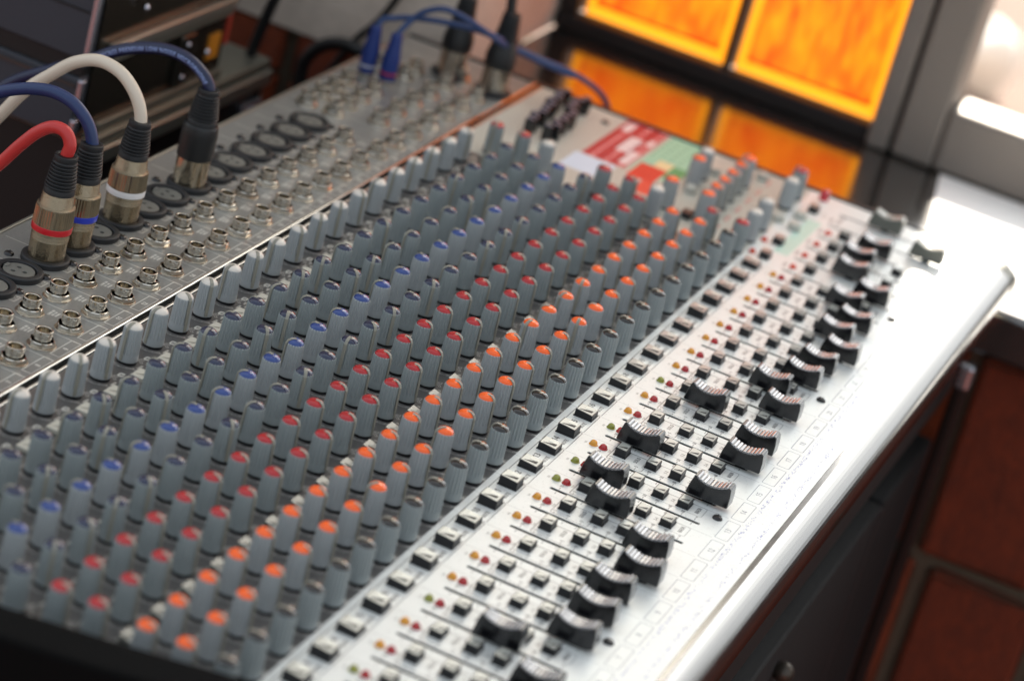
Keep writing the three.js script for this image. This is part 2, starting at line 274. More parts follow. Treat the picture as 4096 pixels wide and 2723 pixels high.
function paintFader(T, w, h) {
  grain(T, w, h, '226,228,225', 0.12, 30000);
  const ink = 'rgba(38,38,40,0.92)', soft = 'rgba(60,60,62,0.75)';
  for (let k = 1; k <= 30; k++) {
    const x = k * P;
    line(T, x - 0.3 * P, ZS, x - 0.3 * P, 0.0745, 0.18, 'rgba(70,70,72,0.55)');
    if (k <= 26) {
      rrect(T, x - 0.26 * P, -0.0212, x + 0.69 * P, -0.0088, 0.9, 0.24, ink);
      text(T, String(k), x + 0.02 * P, -0.0168, 4.6, ink, 'bold'); text(T, 'MUTE', x + 0.02 * P, -0.0118, 2.5, ink);
    }
    if (k <= 26) {
      text(T, 'SIG', x + 0.4 * P, -0.0045, 1.5, soft); text(T, 'CLIP', x + 0.4 * P, 0.0078, 1.5, soft);
      rrect(T, x + 0.1 * P, 0.0088, x + 0.69 * P, 0.0268, 1, 0.24, ink);
      rrect(T, x + 0.27 * P, 0.0255, x + 0.69 * P, 0.0642, 1, 0.2, soft);
      text(T, 'SOLO', x + 0.5 * P, 0.0213, 2.7, ink); text(T, '1-2', x + 0.5 * P, 0.0362, 2.3, soft); text(T, '3-4', x + 0.5 * P, 0.0486, 2.3, soft); text(T, 'MAIN', x + 0.5 * P, 0.0612, 2.5, ink);
    }
    const lab = ['10', '5', '0', '5', '10', '20', '30', '40', '60', '∞'];
    lab.forEach((t, i) => { const z = 0.004 + i * 0.0065; line(T, x + 1.7 * mm, z, x + 4 * mm, z, 0.24, ink); line(T, x - 4 * mm, z, x - 1.7 * mm, z, 0.24, ink); text(T, t, x + 5.6 * mm, z, 2.1, ink); });
    rrect(T, x - 0.24 * P, 0.0752, x + 0.62 * P, 0.0814, 0.8, 0.24, 'rgba(60,66,84,0.9)');
    text(T, k <= 26 ? String(k) : 'SUB ' + (k - 26), x + 0.18 * P, 0.0784, 3.9, 'rgba(50,56,74,0.92)', 'normal');
  }
  const { c } = T;
  for (let i = 0; i < 1500; i++) { const x = rnd() * w, q = N8(x / 1400, 0.7); if (rnd() > q * 1.3) continue; c.fillStyle = `rgba(58,66,${110 + 60 * rnd()},${0.35 + 0.5 * rnd()})`; const r = 1 + 2.2 * rnd() * rnd(); c.fillRect(x, T.Z(rnd() < 0.6 ? 0.0838 : 0.092) + (rnd() - 0.5) * 9, r * 1.6, r); }
  for (let i = 0; i < 260; i++) { c.strokeStyle = `rgba(90,88,84,${0.15 + 0.3 * rnd()})`; c.lineWidth = 1; const x = rnd() * w, y = rnd() * h, a = rnd() * 6.3, l = 3 + 16 * rnd() * rnd(); c.beginPath(); c.moveTo(x, y); c.lineTo(x + Math.cos(a) * l, y + Math.sin(a) * l); c.stroke(); }
  if (T.x1 > 0.5) { c.fillStyle = 'rgba(120,205,180,0.4)'; c.fillRect(T.X(27.9 * P), T.Z(-0.012), T.X(30.9 * P) - T.X(27.9 * P), T.Z(-0.003) - T.Z(-0.012)); for (let i = 0; i < 5; i++) text(T, 'SUB ' + (i + 1), (27.4 + i) * P, -0.0005, 3, ink); text(T, 'MAIN MIX', 31.6 * P, 0.004, 3.4, soft); text(T, 'L  R', 31.5 * P, -0.006, 3.2, soft); }
}
const ROWS = [
  { z: -194, n: 'TRIM', cap: 'white' }, { z: -168.3, n: 'HIGH', t: '+15', cap: 'navy' }, { z: -151.6, n: 'MID', t: '+15', cap: 'navy' }, { z: -135.3, n: 'FREQ', t: '8k', cap: 'blue' }, { z: -118.6, n: 'LOW', t: '+15', cap: 'navy' },
  { z: -101, n: '1', t: '+15', cap: 'red' }, { z: -84.8, n: '2', t: '+15', cap: 'red' }, { z: -63.7, n: '3', t: '+15', cap: 'orange' }, { z: -47, n: '4', t: '+15', cap: 'orange' }, { z: -29.5, n: 'PAN', cap: 'black' }];
const darkOpt = { roughness: 0.34, metalness: 0.5, bumpMap: null, clearcoat: 0.25, clearcoatRoughness: 0.25 };
const silverOpt = { roughness: 0.4, metalness: 0.1 };
const noHole = [];
const slots = []; for (let k = 1; k <= 32; k++) slots.push([k * P, 0, 0.066, 1.15 * mm]);
for (const [a, b] of [[XN, CUT], [CUT, XE]]) {
  panelPiece('connector_panel', a, b, ZR, ZC, 0.4 * mm, noHole, paintConnector, { ...darkOpt, metalness: 0.3 });
  panelPiece('control_panel', a, Math.min(b, 26.75 * P), ZK, ZS, 0.4 * mm, noHole, paintControl, darkOpt);
  panelPiece('fader_panel', a, b, ZS, ZF, 0.4 * mm, slots.filter(s => s[0] > a && s[0] < b), paintFader, silverOpt);
}
panelPiece('master_panel', 26.75 * P, XE, ZK, ZS, 0.4 * mm, noHole, paintControl, { roughness: 0.5, metalness: 0 });
const alu = M(0xd9d8d4, 0.2, 0.95, { roughnessMap: roughPatch }), blackPl = M(0x121214, 0.4), blackGloss = M(0x101012, 0.22, 0, { clearcoat: 0.4, clearcoatRoughness: 0.15 });
part(con, 'chassis', box(XN, XE, -0.09, -0.0065, ZR + 0.001, ZF - 0.001), M(0x1b1a1a, 0.6, 0.2));
part(con, 'chassis_tray', box(XN, XE, -0.006, -0.004, ZR + 0.002, ZF - 0.002), M(0x080808, 0.7));
part(con, 'trim_strip', rbox(XN, XE, -0.003, 0.0014, ZC + 0.0002, ZC + 0.0028, 0.0008), alu);
part(con, 'trim_strip', rbox(XN, XE, -0.003, 0.0008, ZK - 0.0018, ZK - 0.0002, 0.0005), alu);
part(con, 'rear_lip', rbox(XN, XE, -0.03, 0.0008, ZR - 0.0022, ZR - 0.0002, 0.0006), M(0x8f8d84, 0.35, 0.7));
{ // rounded front rail
  const pts = [[ZF + 0.0002, 0]]; for (let i = 0; i <= 16; i++) { const a = Math.PI / 2 - i / 16 * 2.25; pts.push([0.0992 + Math.cos(a) * 0.0125, -0.0125 + Math.sin(a) * 0.0125]); }
  pts.push([0.1005, -0.032], [ZF + 0.0002, -0.032]);
  const g = extrudeX(pts, XN - 0.002, XE - 0.0125, 0); part(con, 'front_rail', g, M(0x838281, 0.22, 0.92, { roughnessMap: roughPatch }));
  part(con, 'rail_dark_end', extrudeX(pts.map(p => [p[0] < 0.098 ? p[0] : p[0] + 0.0006, p[1] > -0.001 ? p[1] + 0.0005 : p[1] - 0.0003]), XE - 0.012, XE + 0.003, 0.001), M(0x4a463a, 0.22, 0.85));  // darker piece at the far end of the rail
  part(con, 'front_lip', rbox(XN, XE, -0.06, -0.0325, 0.0925, 0.1, 0.002), blackGloss);
}
part(con, 'end_cheek', rbox(XE + 0.0003, XE + 0.0045, -0.06, 0.0012, ZR, 0.098, 0.0008), blackPl);
{ const s = [[-0.32, -0.09], [0.112, -0.09], [0.112, 0.026], [0.0, 0.0305], [-0.0148, 0.0299], [-0.0614, 0.0224], [-0.1097, 0.0159], [-0.2, 0.008], [-0.32, 0.004]]; part(con, 'end_cheek', extrudeX(s, -0.022, 0.0005, 0.002), M(0x060606, 1, 0, { specularIntensity: 0.3 })); }

// knobs -------------------------------------------------------------------
const knobGeo = (() => {
  const seg = 108, prof = [[1.3, 4.75, 0], [1.6, 4.95, 0], [4.6, 4.85, 0], [5.1, 4.83, 1], [16.9, 4.42, 1], [17.5, 4.25, 0.7], [17.7, 4.0, 0], [17.5, 3.9, 0]];
  const pos = [], idx = [];
  for (const [y, r, f] of prof) for (let i = 0; i <= seg; i++) { const a = i / seg * Math.PI * 2, w = [0, 0, 0.55, 1, 1, 0.55][i % 6], q = r - f * 0.42 * w; pos.push(q * Math.sin(a) * mm, y * mm, q * Math.cos(a) * mm); }
  for (let j = 0; j < prof.length - 1; j++) for (let i = 0; i < seg; i++) { const a = j * (seg + 1) + i, b = a + seg + 1; idx.push(a, a + 1, b, a + 1, b + 1, b); }
  const g = new THREE.BufferGeometry(); g.setAttribute('position', new THREE.Float32BufferAttribute(pos, 3)); g.setIndex(idx); g.computeVertexNormals();
  g.setAttribute('uv', new THREE.Float32BufferAttribute(new Float32Array(pos.length / 3 * 2), 2)); return g;
})();
const capGeo = lathe([[4.0, 17.35], [3.97, 17.75], [3.7, 18.35], [3.2, 18.85], [2.4, 19.35], [1.3, 19.65], [0, 19.75]], 32);
const pointerGeo = (() => { // a ridge up the side (towards -z) and over the cap to its middle
  const a = extrudeX([[-5.35 * mm, 2 * mm], [-4.7 * mm, 2 * mm], [-4.1 * mm, 17.2 * mm], [-3.6 * mm, 18.3 * mm], [-2.2 * mm, 19.35 * mm], [-0.1 * mm, 19.65 * mm], [-0.1 * mm, 19.95 * mm], [-2.4 * mm, 19.85 * mm], [-3.9 * mm, 18.95 * mm], [-4.75 * mm, 17.3 * mm]], -0.8 * mm, 0.8 * mm, 0.15 * mm, 1); return a;
})();
const shadeRingGeo = cyl(4.75 * mm, 4.75 * mm, 1.29 * mm, 28, 0.01 * mm);  // black ring put in for the shade in the gap below a knob
const knobBody = M(0xa1a5a6, 0.36, 0, { clearcoat: 0.15, clearcoatRoughness: 0.3, bumpMap: speckle, bumpScale: 0.00002 }), knobDark = M(0x8f9696, 0.36, 0, { clearcoat: 0.15, clearcoatRoughness: 0.3 }), ridge = M(0x8f8c80, 0.5), shadeRingM = M(0x0b0b10, 0.5);
const capM = { white: M(0xdcd3c8, 0.35), navy: M(0x141e40, 0.26, 0, { clearcoat: 0.5, clearcoatRoughness: 0.12 }), blue: M(0x173a80, 0.28, 0, { clearcoat: 0.5, clearcoatRoughness: 0.12 }), red: M(0xb0181f, 0.24, 0, { clearcoat: 0.3 }), orange: M(0xff6418, 0.26, 0, { clearcoat: 0.25 }), black: M(0x1b130d, 0.16, 0, { clearcoat: 0.5, clearcoatRoughness: 0.1 }) };
const knobLabel = { white: 'grey knob with a white cap', navy: 'grey knob with a navy cap', blue: 'grey knob with a bright blue cap', red: 'grey knob with a red cap', orange: 'grey knob with an orange cap', black: 'grey knob with a black cap' };
function knob(ch, z, cap, deg) {
  const k = part(con, 'knob', knobGeo, cap === 'navy' || cap === 'red' || cap === 'black' ? knobDark : knobBody, ch * P, 0, z * mm, -deg * Math.PI / 180);
  k.userData.label = knobLabel[cap];
  part(k, 'cap', capGeo, capM[cap]); part(k, 'pointer', pointerGeo, ridge); part(k, 'shade_ring', shadeRingGeo, shadeRingM);
}
for (let k = 1; k <= 26; k++) for (const r of ROWS) {
  if (k > 24 && r.z < -190 && k > 26) continue;
  let a = 0;
  if (r.cap === 'white') a = rr(-160, -60); else if (r.cap === 'navy') a = rnd() < 0.3 ? rr(-150, -90) : rr(-60, 40); else if (r.cap === 'blue') a = rr(-50, 30);
  else if (r.cap === 'red') a = -173 + rr(-3, 3); else if (r.cap === 'orange') a = rnd() < 0.1 ? rr(-120, 0) : -173 + rr(-3, 3); else a = rr(-6, 5);
  knob(k, r.z, r.cap, a);
}
for (const [ch, z, cap, a] of [[27.15, -185.9, 'red', -90], [27.2, -168.9, 'red', -60], [27.2, -153.4, 'white', 0], [27, -115.4, 'red', 10], [27, -98.9, 'red', -150], [27.05, -82.5, 'white', 20], [28, -81.3, 'orange', 0], [30.1, -81.5, 'orange', 10], [30.85, -82.3, 'white', 0],
  [28, -58.3, 'orange', 0], [28.7, -58.3, 'orange', -150], [29.35, -58.3, 'orange', -150], [30.05, -58.7, 'orange', -150], [30.8, -59.4, 'orange', -150], [31.45, -59.6, 'orange', -20], [27, -47.3, 'red', -150], [27, -29, 'red', 0], [28, -28.6, 'white', 30], [29, -29, 'white', 0], [31.05, -28.4, 'white', 10], [32, -29.6, 'red', 0]]) knob(ch, z, cap, a);

// buttons -------------------------------------------------------------------
const btnSheen = M(0xa9aca6, 0.28, 0.1, { clearcoat: 0.3 }), btnSide = M(0x17171a, 0.45), markDark = M(0x1c1c1e, 0.5), beige = M(0xc3bfb2, 0.4), windowM = M(0xd8d8cc, 0.25);
function wedge(w, d, h0, h1) { // a cap that falls from h0 (rear) to h1 (front) in a soft curve, centred
  const pts = [[-d / 2, 0], [d / 2, 0], [d / 2, h1]]; for (let i = 1; i < 7; i++) { const t = i / 7; pts.push([d / 2 - t * d, h1 + (h0 - h1) * (t * 0.6 + 0.4 * Math.sin(t * Math.PI / 2))]); } pts.push([-d / 2, h0]);
  return extrudeX(pts, -w / 2, w / 2, 0.25 * mm, 2);
}
function slab(w, d, h0, h1, t, inset) { // plate on a wedge top, its lighter tone standing for the reflection there
  const pts = [], lo = []; for (let i = 0; i <= 7; i++) { const u = i / 7, z = -d / 2 + inset + u * (d - 2 * inset), tt = 0.5 - z / d, y = h1 + (h0 - h1) * (tt * 0.6 + 0.4 * Math.sin(tt * Math.PI / 2)); pts.push([z, y + t]); lo.unshift([z, y - 0.3 * mm]); }
  return extrudeX([...lo.reverse(), ...pts.reverse()], -w / 2 + inset, w / 2 - inset, 0);
}
function triMark(w, d, y0, y1) { // flat triangular mark, sloping with the plate
  const g = new THREE.BufferGeometry(), a = [-w / 2, y0, -d / 2], b = [-w / 2 + w * 0.22, y1, d / 2], c = [w * 0.1 , y1, d / 2], t = 0.12 * mm;
  const v = [...a, ...b, ...c, a[0], a[1] - t, a[2], b[0], b[1] - t, b[2], c[0], c[1] - t, c[2]];
  g.setAttribute('position', new THREE.Float32BufferAttribute(v, 3)); g.setIndex([0, 1, 2, 3, 5, 4, 0, 3, 4, 0, 4, 1, 1, 4, 5, 1, 5, 2, 2, 5, 3, 2, 3, 0]); const q = g.toNonIndexed(); q.computeVertexNormals(); return q;
}
const B = { mute: [8.8 * mm, 9 * mm, 4.7 * mm, 4.0 * mm], small: [8.2 * mm, 5.6 * mm, 4.1 * mm, 3.8 * mm] };
const muteG = wedge(...B.mute), muteT = slab(...B.mute, 0.16 * mm, 0.5 * mm), smallG = wedge(...B.small), smallT = slab(...B.small, 0.16 * mm, 0.45 * mm);
const muteMk = triMark(6 * mm, 6 * mm, 4.85 * mm, 4.45 * mm), smallMk = triMark(5 * mm, 3.8 * mm, 4.32 * mm, 4.12 * mm);
const muteWin = (() => { const g = new THREE.BoxGeometry(3.4 * mm, 0.2 * mm, 4.2 * mm); g.rotateX(0.09); g.translate(1.9 * mm, 4.52 * mm, 0.9 * mm); return g; })();
const frame = (w, d) => box(-w / 2 - 0.35 * mm, w / 2 + 0.35 * mm, 0.03 * mm, 0.5 * mm, -d / 2 - 0.35 * mm, d / 2 + 0.35 * mm);
const muteF = frame(8.8 * mm, 9 * mm), smallF = frame(8.2 * mm, 5.6 * mm);
function button(name, ch, z, big, drop = 0) {
  const b = part(con, name, big ? muteG : smallG, btnSide, ch * P, -drop, z * mm);
  part(b, 'sheen_plate', big ? muteT : smallT, btnSheen); part(b, 'mark', big ? muteMk : smallMk, markDark, 0, 0.1 * mm, 0); part(b, 'bezel', big ? muteF : smallF, btnSide, 0, drop, 0);
  if (big) part(b, 'indicator_window', muteWin, windowM);
}
const tabG = rbox(-4.8 * mm, 4.8 * mm, 0.05 * mm, 2.3 * mm, -3.1 * mm, 3.1 * mm, 0.4 * mm), tabMk = triMark(4.5 * mm, 3.4 * mm, 2.42 * mm, 2.42 * mm), preG = wedge(7.6 * mm, 6.6 * mm, 4.4 * mm, 2.2 * mm), preMk = triMark(4.4 * mm, 3.6 * mm, 4.2 * mm, 3.2 * mm);
const markTan = M(0x8e897c, 0.5), preM = M(0x6a6c66, 0.3, 0, { clearcoat: 0.3 });
for (let k = 1; k <= 26; k++) {
  const lc = part(con, 'low_cut_button', tabG, beige, (k + 0.62) * P, 0, -0.1815); part(lc, 'mark', tabMk, markTan);
  const pb = part(con, 'pre_button', preG, preM, (k + 0.46) * P, 0, -0.0738); part(pb, 'mark', preMk, markTan, 0, 0.15 * mm, 0);
  button('mute_button', k + 0.48, -14.7, true, rnd() < 0.5 ? 1.1 * mm : 0);
  button('solo_button', k + 0.5, 13.4, false, rnd() < 0.15 ? 0.8 * mm : 0);
  button('sub_button', k + 0.5, 29.2, false, rnd() < 0.3 ? 0.8 * mm : 0); button('sub_button', k + 0.5, 41.6, false, rnd() < 0.3 ? 0.8 * mm : 0);
  button('main_button', k + 0.5, 54, false, 0.8 * mm);
}
for (let k = 27; k <= 30; k++) { button('solo_button', k + 0.5, 13.8, false); if (k < 30) button('main_button', k + 0.5, 54, false); }
button('talk_button', 27.35, -12.8, false); button('talk_button', 28.55, -13.7, false); button('talk_button', 31.55, -13.4, false);
const roundBtn = lathe([[0, 4.6], [3.2, 4.4], [3.9, 3.8], [4, 0.05]], 20);
for (const [c, z] of [[31.5, -78.5], [29.6, -78.6], [32.4, -53.7], [29.8, -13.5], [30.7, -16.2], [30, -25]]) part(con, 'round_button', roundBtn, M(0xb9b8ae, 0.4), c * P, 0, z * mm);
part(con, 'square_button', smallG, btnSide, 27.9 * P, 0, -0.0667); part(con, 'square_button', smallG, btnSide, 26.6 * P, 0, -0.119);

// lamps ---------------------------------------------------------------------
const ledGeo = (() => { const g = mergeGeometries([lathe([[0, 2.5], [0.8, 2.35], [1.5, 1.8], [1.85, 1.0], [1.85, 0.02]], 18), lathe([[1.85, 0.4], [2.2, 0.35], [2.3, 0.02]], 18)]); return g; })();
const ledC = { amber: M(0xe59a15, 0.12, 0, { clearcoat: 1, clearcoatRoughness: 0.04 }), olive: M(0x90922a, 0.12, 0, { clearcoat: 1, clearcoatRoughness: 0.04 }), red: M(0xb30b14, 0.12, 0, { clearcoat: 1, clearcoatRoughness: 0.04 }), scarlet: M(0xe0451c, 0.15, 0, { clearcoat: 1 }) };
for (let k = 1; k <= 26; k++) { part(con, 'signal_lamp', ledGeo, [3, 6, 12, 13, 15, 18].includes(k) ? ledC.olive : ledC.amber, (k + 0.41) * P, 0, -0.0006); part(con, 'clip_lamp', ledGeo, ledC.red, (k + 0.4) * P, 0, 0.0045); }
for (const [c, z] of [[27.35, 4.5], [28.35, 4.5], [29.35, 4.6], [30.37, 4.6], [27.34, -20.6], [28.35, -21]]) part(con, 'indicator_lamp', ledGeo, ledC.scarlet, c * P, 0, z * mm);
part(con, 'power_lamp', lathe([[0, 7], [2, 6.6], [3, 5], [3, 0.05]], 20), M(0xc3202f, 0.15, 0, { clearcoat: 1 }), 32.6 * P, 0, -0.0144);

// faders --------------------------------------------------------------------
const capTop = z => 10.2 + 2.0 * (z * z) / 56;                 // hollow of the finger grip, mm
const capPts = (() => {
  const pts = [[-10.3, 2.2], [10.0, 2.2], [10.4, 2.8], [10.35, 7.5], [9.8, 11.6], [9.1, 12.35], [8.5, 12.4]];
  for (let z = 7.6; z > -7.6; z -= 0.95) pts.push([z, capTop(z) - 0.55]);
  pts.push([-7.6, 12.3], [-8.1, 12.3], [-8.7, 11.6], [-9.9, 7.0], [-10.6, 3]);
  return pts.map(p => [p[0] * mm, p[1] * mm]);
})();
const gripGeo = (() => { // nine rounded ribs across the hollow
  const gs = []; const n = 9, a = -7.7, b = 8.2, st = (b - a) / n;
  for (let i = 0; i < n; i++) { const z = a + st * (i + 0.5), y = capTop(z) - 0.45, sl = Math.atan(4 * z / 56); const g = new RoundedBoxGeometry(8.1 * mm, 1.3 * mm, st * 0.76 * mm, 1, 0.32 * mm); g.rotateX(-sl); g.translate(0, y * mm, z * mm); gs.push(g); }
  return mergeGeometries(gs);
})();
const fcapGeo = extrudeX(capPts, -4.2 * mm, 4.2 * mm, 0.45 * mm, 3);
const stemGeo = box(-0.6 * mm, 0.6 * mm, -5.5 * mm, 2.3 * mm, -2.6 * mm, 2.6 * mm);
const fcapM = M(0x111114, 0.26, 0, { clearcoat: 0.5, clearcoatRoughness: 0.15, bumpMap: speckle, bumpScale: 0.00003 }), fcapW = M(0x54564f, 0.34, 0, { clearcoat: 0.3 }), stemM = M(0x202022, 0.3, 0.7), gripM = M(0x939396, 0.24, 0.5, { clearcoat: 0.4 }), gripW = M(0x9a9a92, 0.3, 0.3);
const FZ = { 1: 58, 2: 60, 3: 57, 4: 61, 5: 61, 6: 34.8, 7: 58.2, 8: 57.8, 9: 56, 10: 61.1, 11: 56, 12: 28.6, 13: 16.5, 14: 61.4, 15: 17.1, 16: 62, 17: 61.1, 18: 26.6, 19: 58.9, 20: 45.5, 21: 55.1, 22: 56.6, 23: 62.5, 24: 52.2, 25: 56.3, 26: 44.2, 27: 53.4, 28: 34.1, 29: 30.8, 30: 34.8, 31: 62, 32: 29.4 };
for (let k = 1; k <= 32; k++) {
  const f = part(con, 'fader', fcapGeo, k > 30 ? fcapW : fcapM, k * P, 0, FZ[k] * mm);
  f.userData.label = k > 30 ? 'grey master fader' : 'black channel fader';
  part(f, 'grip', gripGeo, k > 30 ? gripW : gripM); part(f, 'stem', stemGeo, stemM);
}

// connectors ----------------------------------------------------------------
const nickel = M(0xd3ccc0, 0.1, 1), nickelD = M(0xb9b0a2, 0.24, 1), boreShadePlastic = M(0x3a3836, 0.5);
const jackG = lathe([[3.2, 0.3], [3.2, 7.6], [3.35, 7.95], [4.15, 7.95], [4.35, 7.7], [4.35, 5.2], [4.0, 5.0], [4.15, 4.75], [3.95, 4.5], [4.15, 4.25], [3.95, 4.0], [4.15, 3.75], [4.1, 2.6]], 30);
const nutG = (() => { const g = new THREE.CylinderGeometry(6.0 * mm, 6.2 * mm, 2.4 * mm, 6); g.translate(0, 1.9 * mm, 0); const c = lathe([[4.05, 3.1], [5.3, 3.1], [5.6, 2.9], [5.7, 2.6]], 24); return [g.toNonIndexed(), c]; })();
nutG[0].computeVertexNormals();
const nutGeo = mergeGeometries([nutG[0], nutG[1].toNonIndexed()]);
const washG = lathe([[4.3, 0.75], [6.7, 0.7], [6.9, 0.5], [6.9, 0.02]], 30), plugG = cyl(3.15 * mm, 3.15 * mm, 0.25 * mm, 20, 0.1 * mm);
function jack(ch, z) {
  const j = part(con, 'jack_socket', jackG, nickel, ch * P, 0, z * mm, rr(0, 6));
  part(j, 'nut', nutGeo, nickel, 0, 0, 0, rr(0, 1)); part(j, 'washer', washG, nickelD); part(j, 'bore_floor', plugG, boreShadePlastic);  // plastic disc closes the hole, toned dark to stand for its shaded depth
}
for (let k = 1; k <= 31; k++) { if (k !== 25) jack(k + 0.3, -250); if (k < 31) jack(k + 0.27, -228.5); }
for (const z of [-291, -273.5]) for (const c of [25.75, 26.5, 27.25, 28, 29.9, 30.55]) jack(c, z);
const flangeG = lathe([[8.6, 0.5], [8.6, 2.4], [9.0, 3.1], [11.0, 3.1], [11.7, 2.7], [11.9, 2], [11.9, 0.02]], 44);
const insertG = (() => { // round face with three real pin holes
  const sh = new THREE.Shape(); sh.absarc(0, 0, 7.7 * mm, 0, Math.PI * 2, false);
  for (const [x, y] of [[-2.9, 1.6], [2.9, 1.6], [0, -3.1]]) { const h = new THREE.Path(); h.absarc(x * mm, y * mm, 1.2 * mm, 0, Math.PI * 2, true); sh.holes.push(h); }
  const g = new THREE.ExtrudeGeometry(sh, { depth: 1.5 * mm, bevelEnabled: true, bevelSize: 0.15 * mm, bevelThickness: 0.15 * mm, bevelSegments: 1, bevelOffset: -0.15 * mm, curveSegments: 18 }); g.rotateX(-Math.PI / 2); g.translate(0, 0.72 * mm, 0); return g;
})(), wellG = cyl(8.5 * mm, 8.5 * mm, 0.5 * mm, 32, 0.05 * mm);
const rubber = M(0x1e1e20, 0.55), insM = M(0x6f6d66, 0.5);
function xlrSocket(ch, z, filled) {
  const s = part(con, 'microphone_socket', flangeG, rubber, ch * P, 0, z * mm);
  part(s, 'well', wellG, rubber);
  if (!filled) { part(s, 'insert', insertG, insM); part(s, 'latch', rbox(-2 * mm, 2 * mm, 2.2 * mm, 3 * mm, -7.6 * mm, -5.6 * mm, 0.3 * mm), insM); }
}
for (let k = 1; k <= 24; k++) xlrSocket(k + 0.55, -275, [12, 13, 15, 18].includes(k));
xlrSocket(31.3, -257, true); xlrSocket(31.2, -226.5, true);
const screwG = (() => { const g = lathe([[0, 1.7], [0.9, 1.65], [1.9, 1.3], [2.4, 0.7], [2.5, 0.02]], 18); return g; })(), crossG = mergeGeometries([box(-1.5 * mm, 1.5 * mm, 1.55 * mm, 1.72 * mm, -0.22 * mm, 0.22 * mm), box(-0.22 * mm, 0.22 * mm, 1.56 * mm, 1.73 * mm, -1.5 * mm, 1.5 * mm)]);
const screwM = M(0x141214, 0.2, 0.5, { clearcoat: 0.6 });
function screw(ch, z) { const s = part(con, 'screw', screwG, screwM, ch * P, 0, z * mm, rr(0, 3)); part(s, 'cross_slot', crossG, screwM, 0, 0.02 * mm, 0); }
for (let k = 1; k <= 24; k++) { screw(k + 0.86, -264.3); screw(k + 0.2, -290); }
for (const k of [3, 8, 9, 12, 16, 17, 21, 25]) screw(k + 0.38, -184.5);
screw(13.5, 70.5); screw(7.5, 70.5); screw(20.6, 70.5); screw(26.5, 70.5); screw(32.15, -172.8); screw(32.13, -157.5); screw(30.6, 84);
const eqG = rbox(-1.6 * mm, 1.6 * mm, 0.5 * mm, 10 * mm, -3 * mm, 3 * mm, 0.6 * mm), eqT = rbox(-1.2 * mm, 1.2 * mm, 9.7 * mm, 10.6 * mm, -2.4 * mm, 2.4 * mm, 0.3 * mm);
for (let i = 0; i < 12; i++) for (const dz of [0, 14]) { const s = part(con, 'equalizer_slider', eqG, blackGloss, (29.3 + i * 0.27) * P, 0, (-187 + dz + (i > 6 ? -2 : 3) + rr(-2, 2)) * mm); part(s, 'white_line', eqT, M(0x6d6a78, 0.3)); }

// ---------------------------------------------------------------- plugs and cables
const boot = M(0x141416, 0.55), satin = M(0xa99a82, 0.26, 1, { bumpMap: speckle, bumpScale: 0.0002 });
const ribs = (y0, y1, r0, r1, n) => { const pts = [[r0, y0], [r0, y0 + 2.6]]; for (let i = 0; i < n; i++) { const t = i / n, y = y0 + 3 + t * (y1 - y0 - 6.2), s = (y1 - y0 - 6.2) / n, r = r0 + (r1 - r0) * t; pts.push([r - 0.9, y], [r - 0.9, y + s * 0.38], [r + 0.15, y + s * 0.5], [r + 0.15, y + s * 0.85], [r - 0.5, y + s]); } pts.push([r1, y1 - 2.8], [r1, y1 - 0.4], [r1 - 0.5, y1], [3.1, y1], [3.1, y1 - 2]); return pts; };
function knurl(r0, r1, y0, y1) { const n = 88, pos = [], idx = []; for (const [y, r] of [[y0, r0], [y1, r1]]) for (let i = 0; i <= n; i++) { const a = i / n * 2 * Math.PI, q = r + (i % 2 ? 0.22 : -0.1); pos.push(q * Math.cos(a) * mm, y * mm, q * Math.sin(a) * mm); } for (let i = 0; i < n; i++) { const a = i, b = i + n + 1; idx.push(a, b, a + 1, a + 1, b, b + 1); } const g = new THREE.BufferGeometry(); g.setAttribute('position', new THREE.Float32BufferAttribute(pos, 3)); g.setAttribute('uv', new THREE.Float32BufferAttribute(new Float32Array(pos.length / 3 * 2), 2)); g.setIndex(idx); const q = g.toNonIndexed(); q.computeVertexNormals(); return q; }
function ringPlug(o, ringColor) {
  const sh = part(o, 'shell', lathe([[8.6, 0.6], [8.95, 1], [9.15, 12], [9.2, 13.0], [9.05, 13.2], [9.2, 13.4], [9.22, 14.6], [9.05, 14.8], [9.22, 15], [9.3, 16.5]], 44), satin);
  part(sh, 'colour_ring', lathe([[9.3, 16.3], [9.85, 16.5], [9.9, 19.4], [9.4, 19.6]], 44), M(ringColor, 0.3, 0, { clearcoat: 0.3 }));
  part(o, 'knurled_collar', knurl(9.6, 9.25, 19.6, 28.6), satin);
  part(o, 'neck', lathe([[9.25, 28.6], [9.3, 29.2], [8.9, 29.6], [8.3, 30], [7.6, 35.6], [7.2, 36]], 44), satin);
  part(o, 'strain_relief', lathe(ribs(35.4, 55.2, 7.5, 5.7, 8), 36), boot);
}
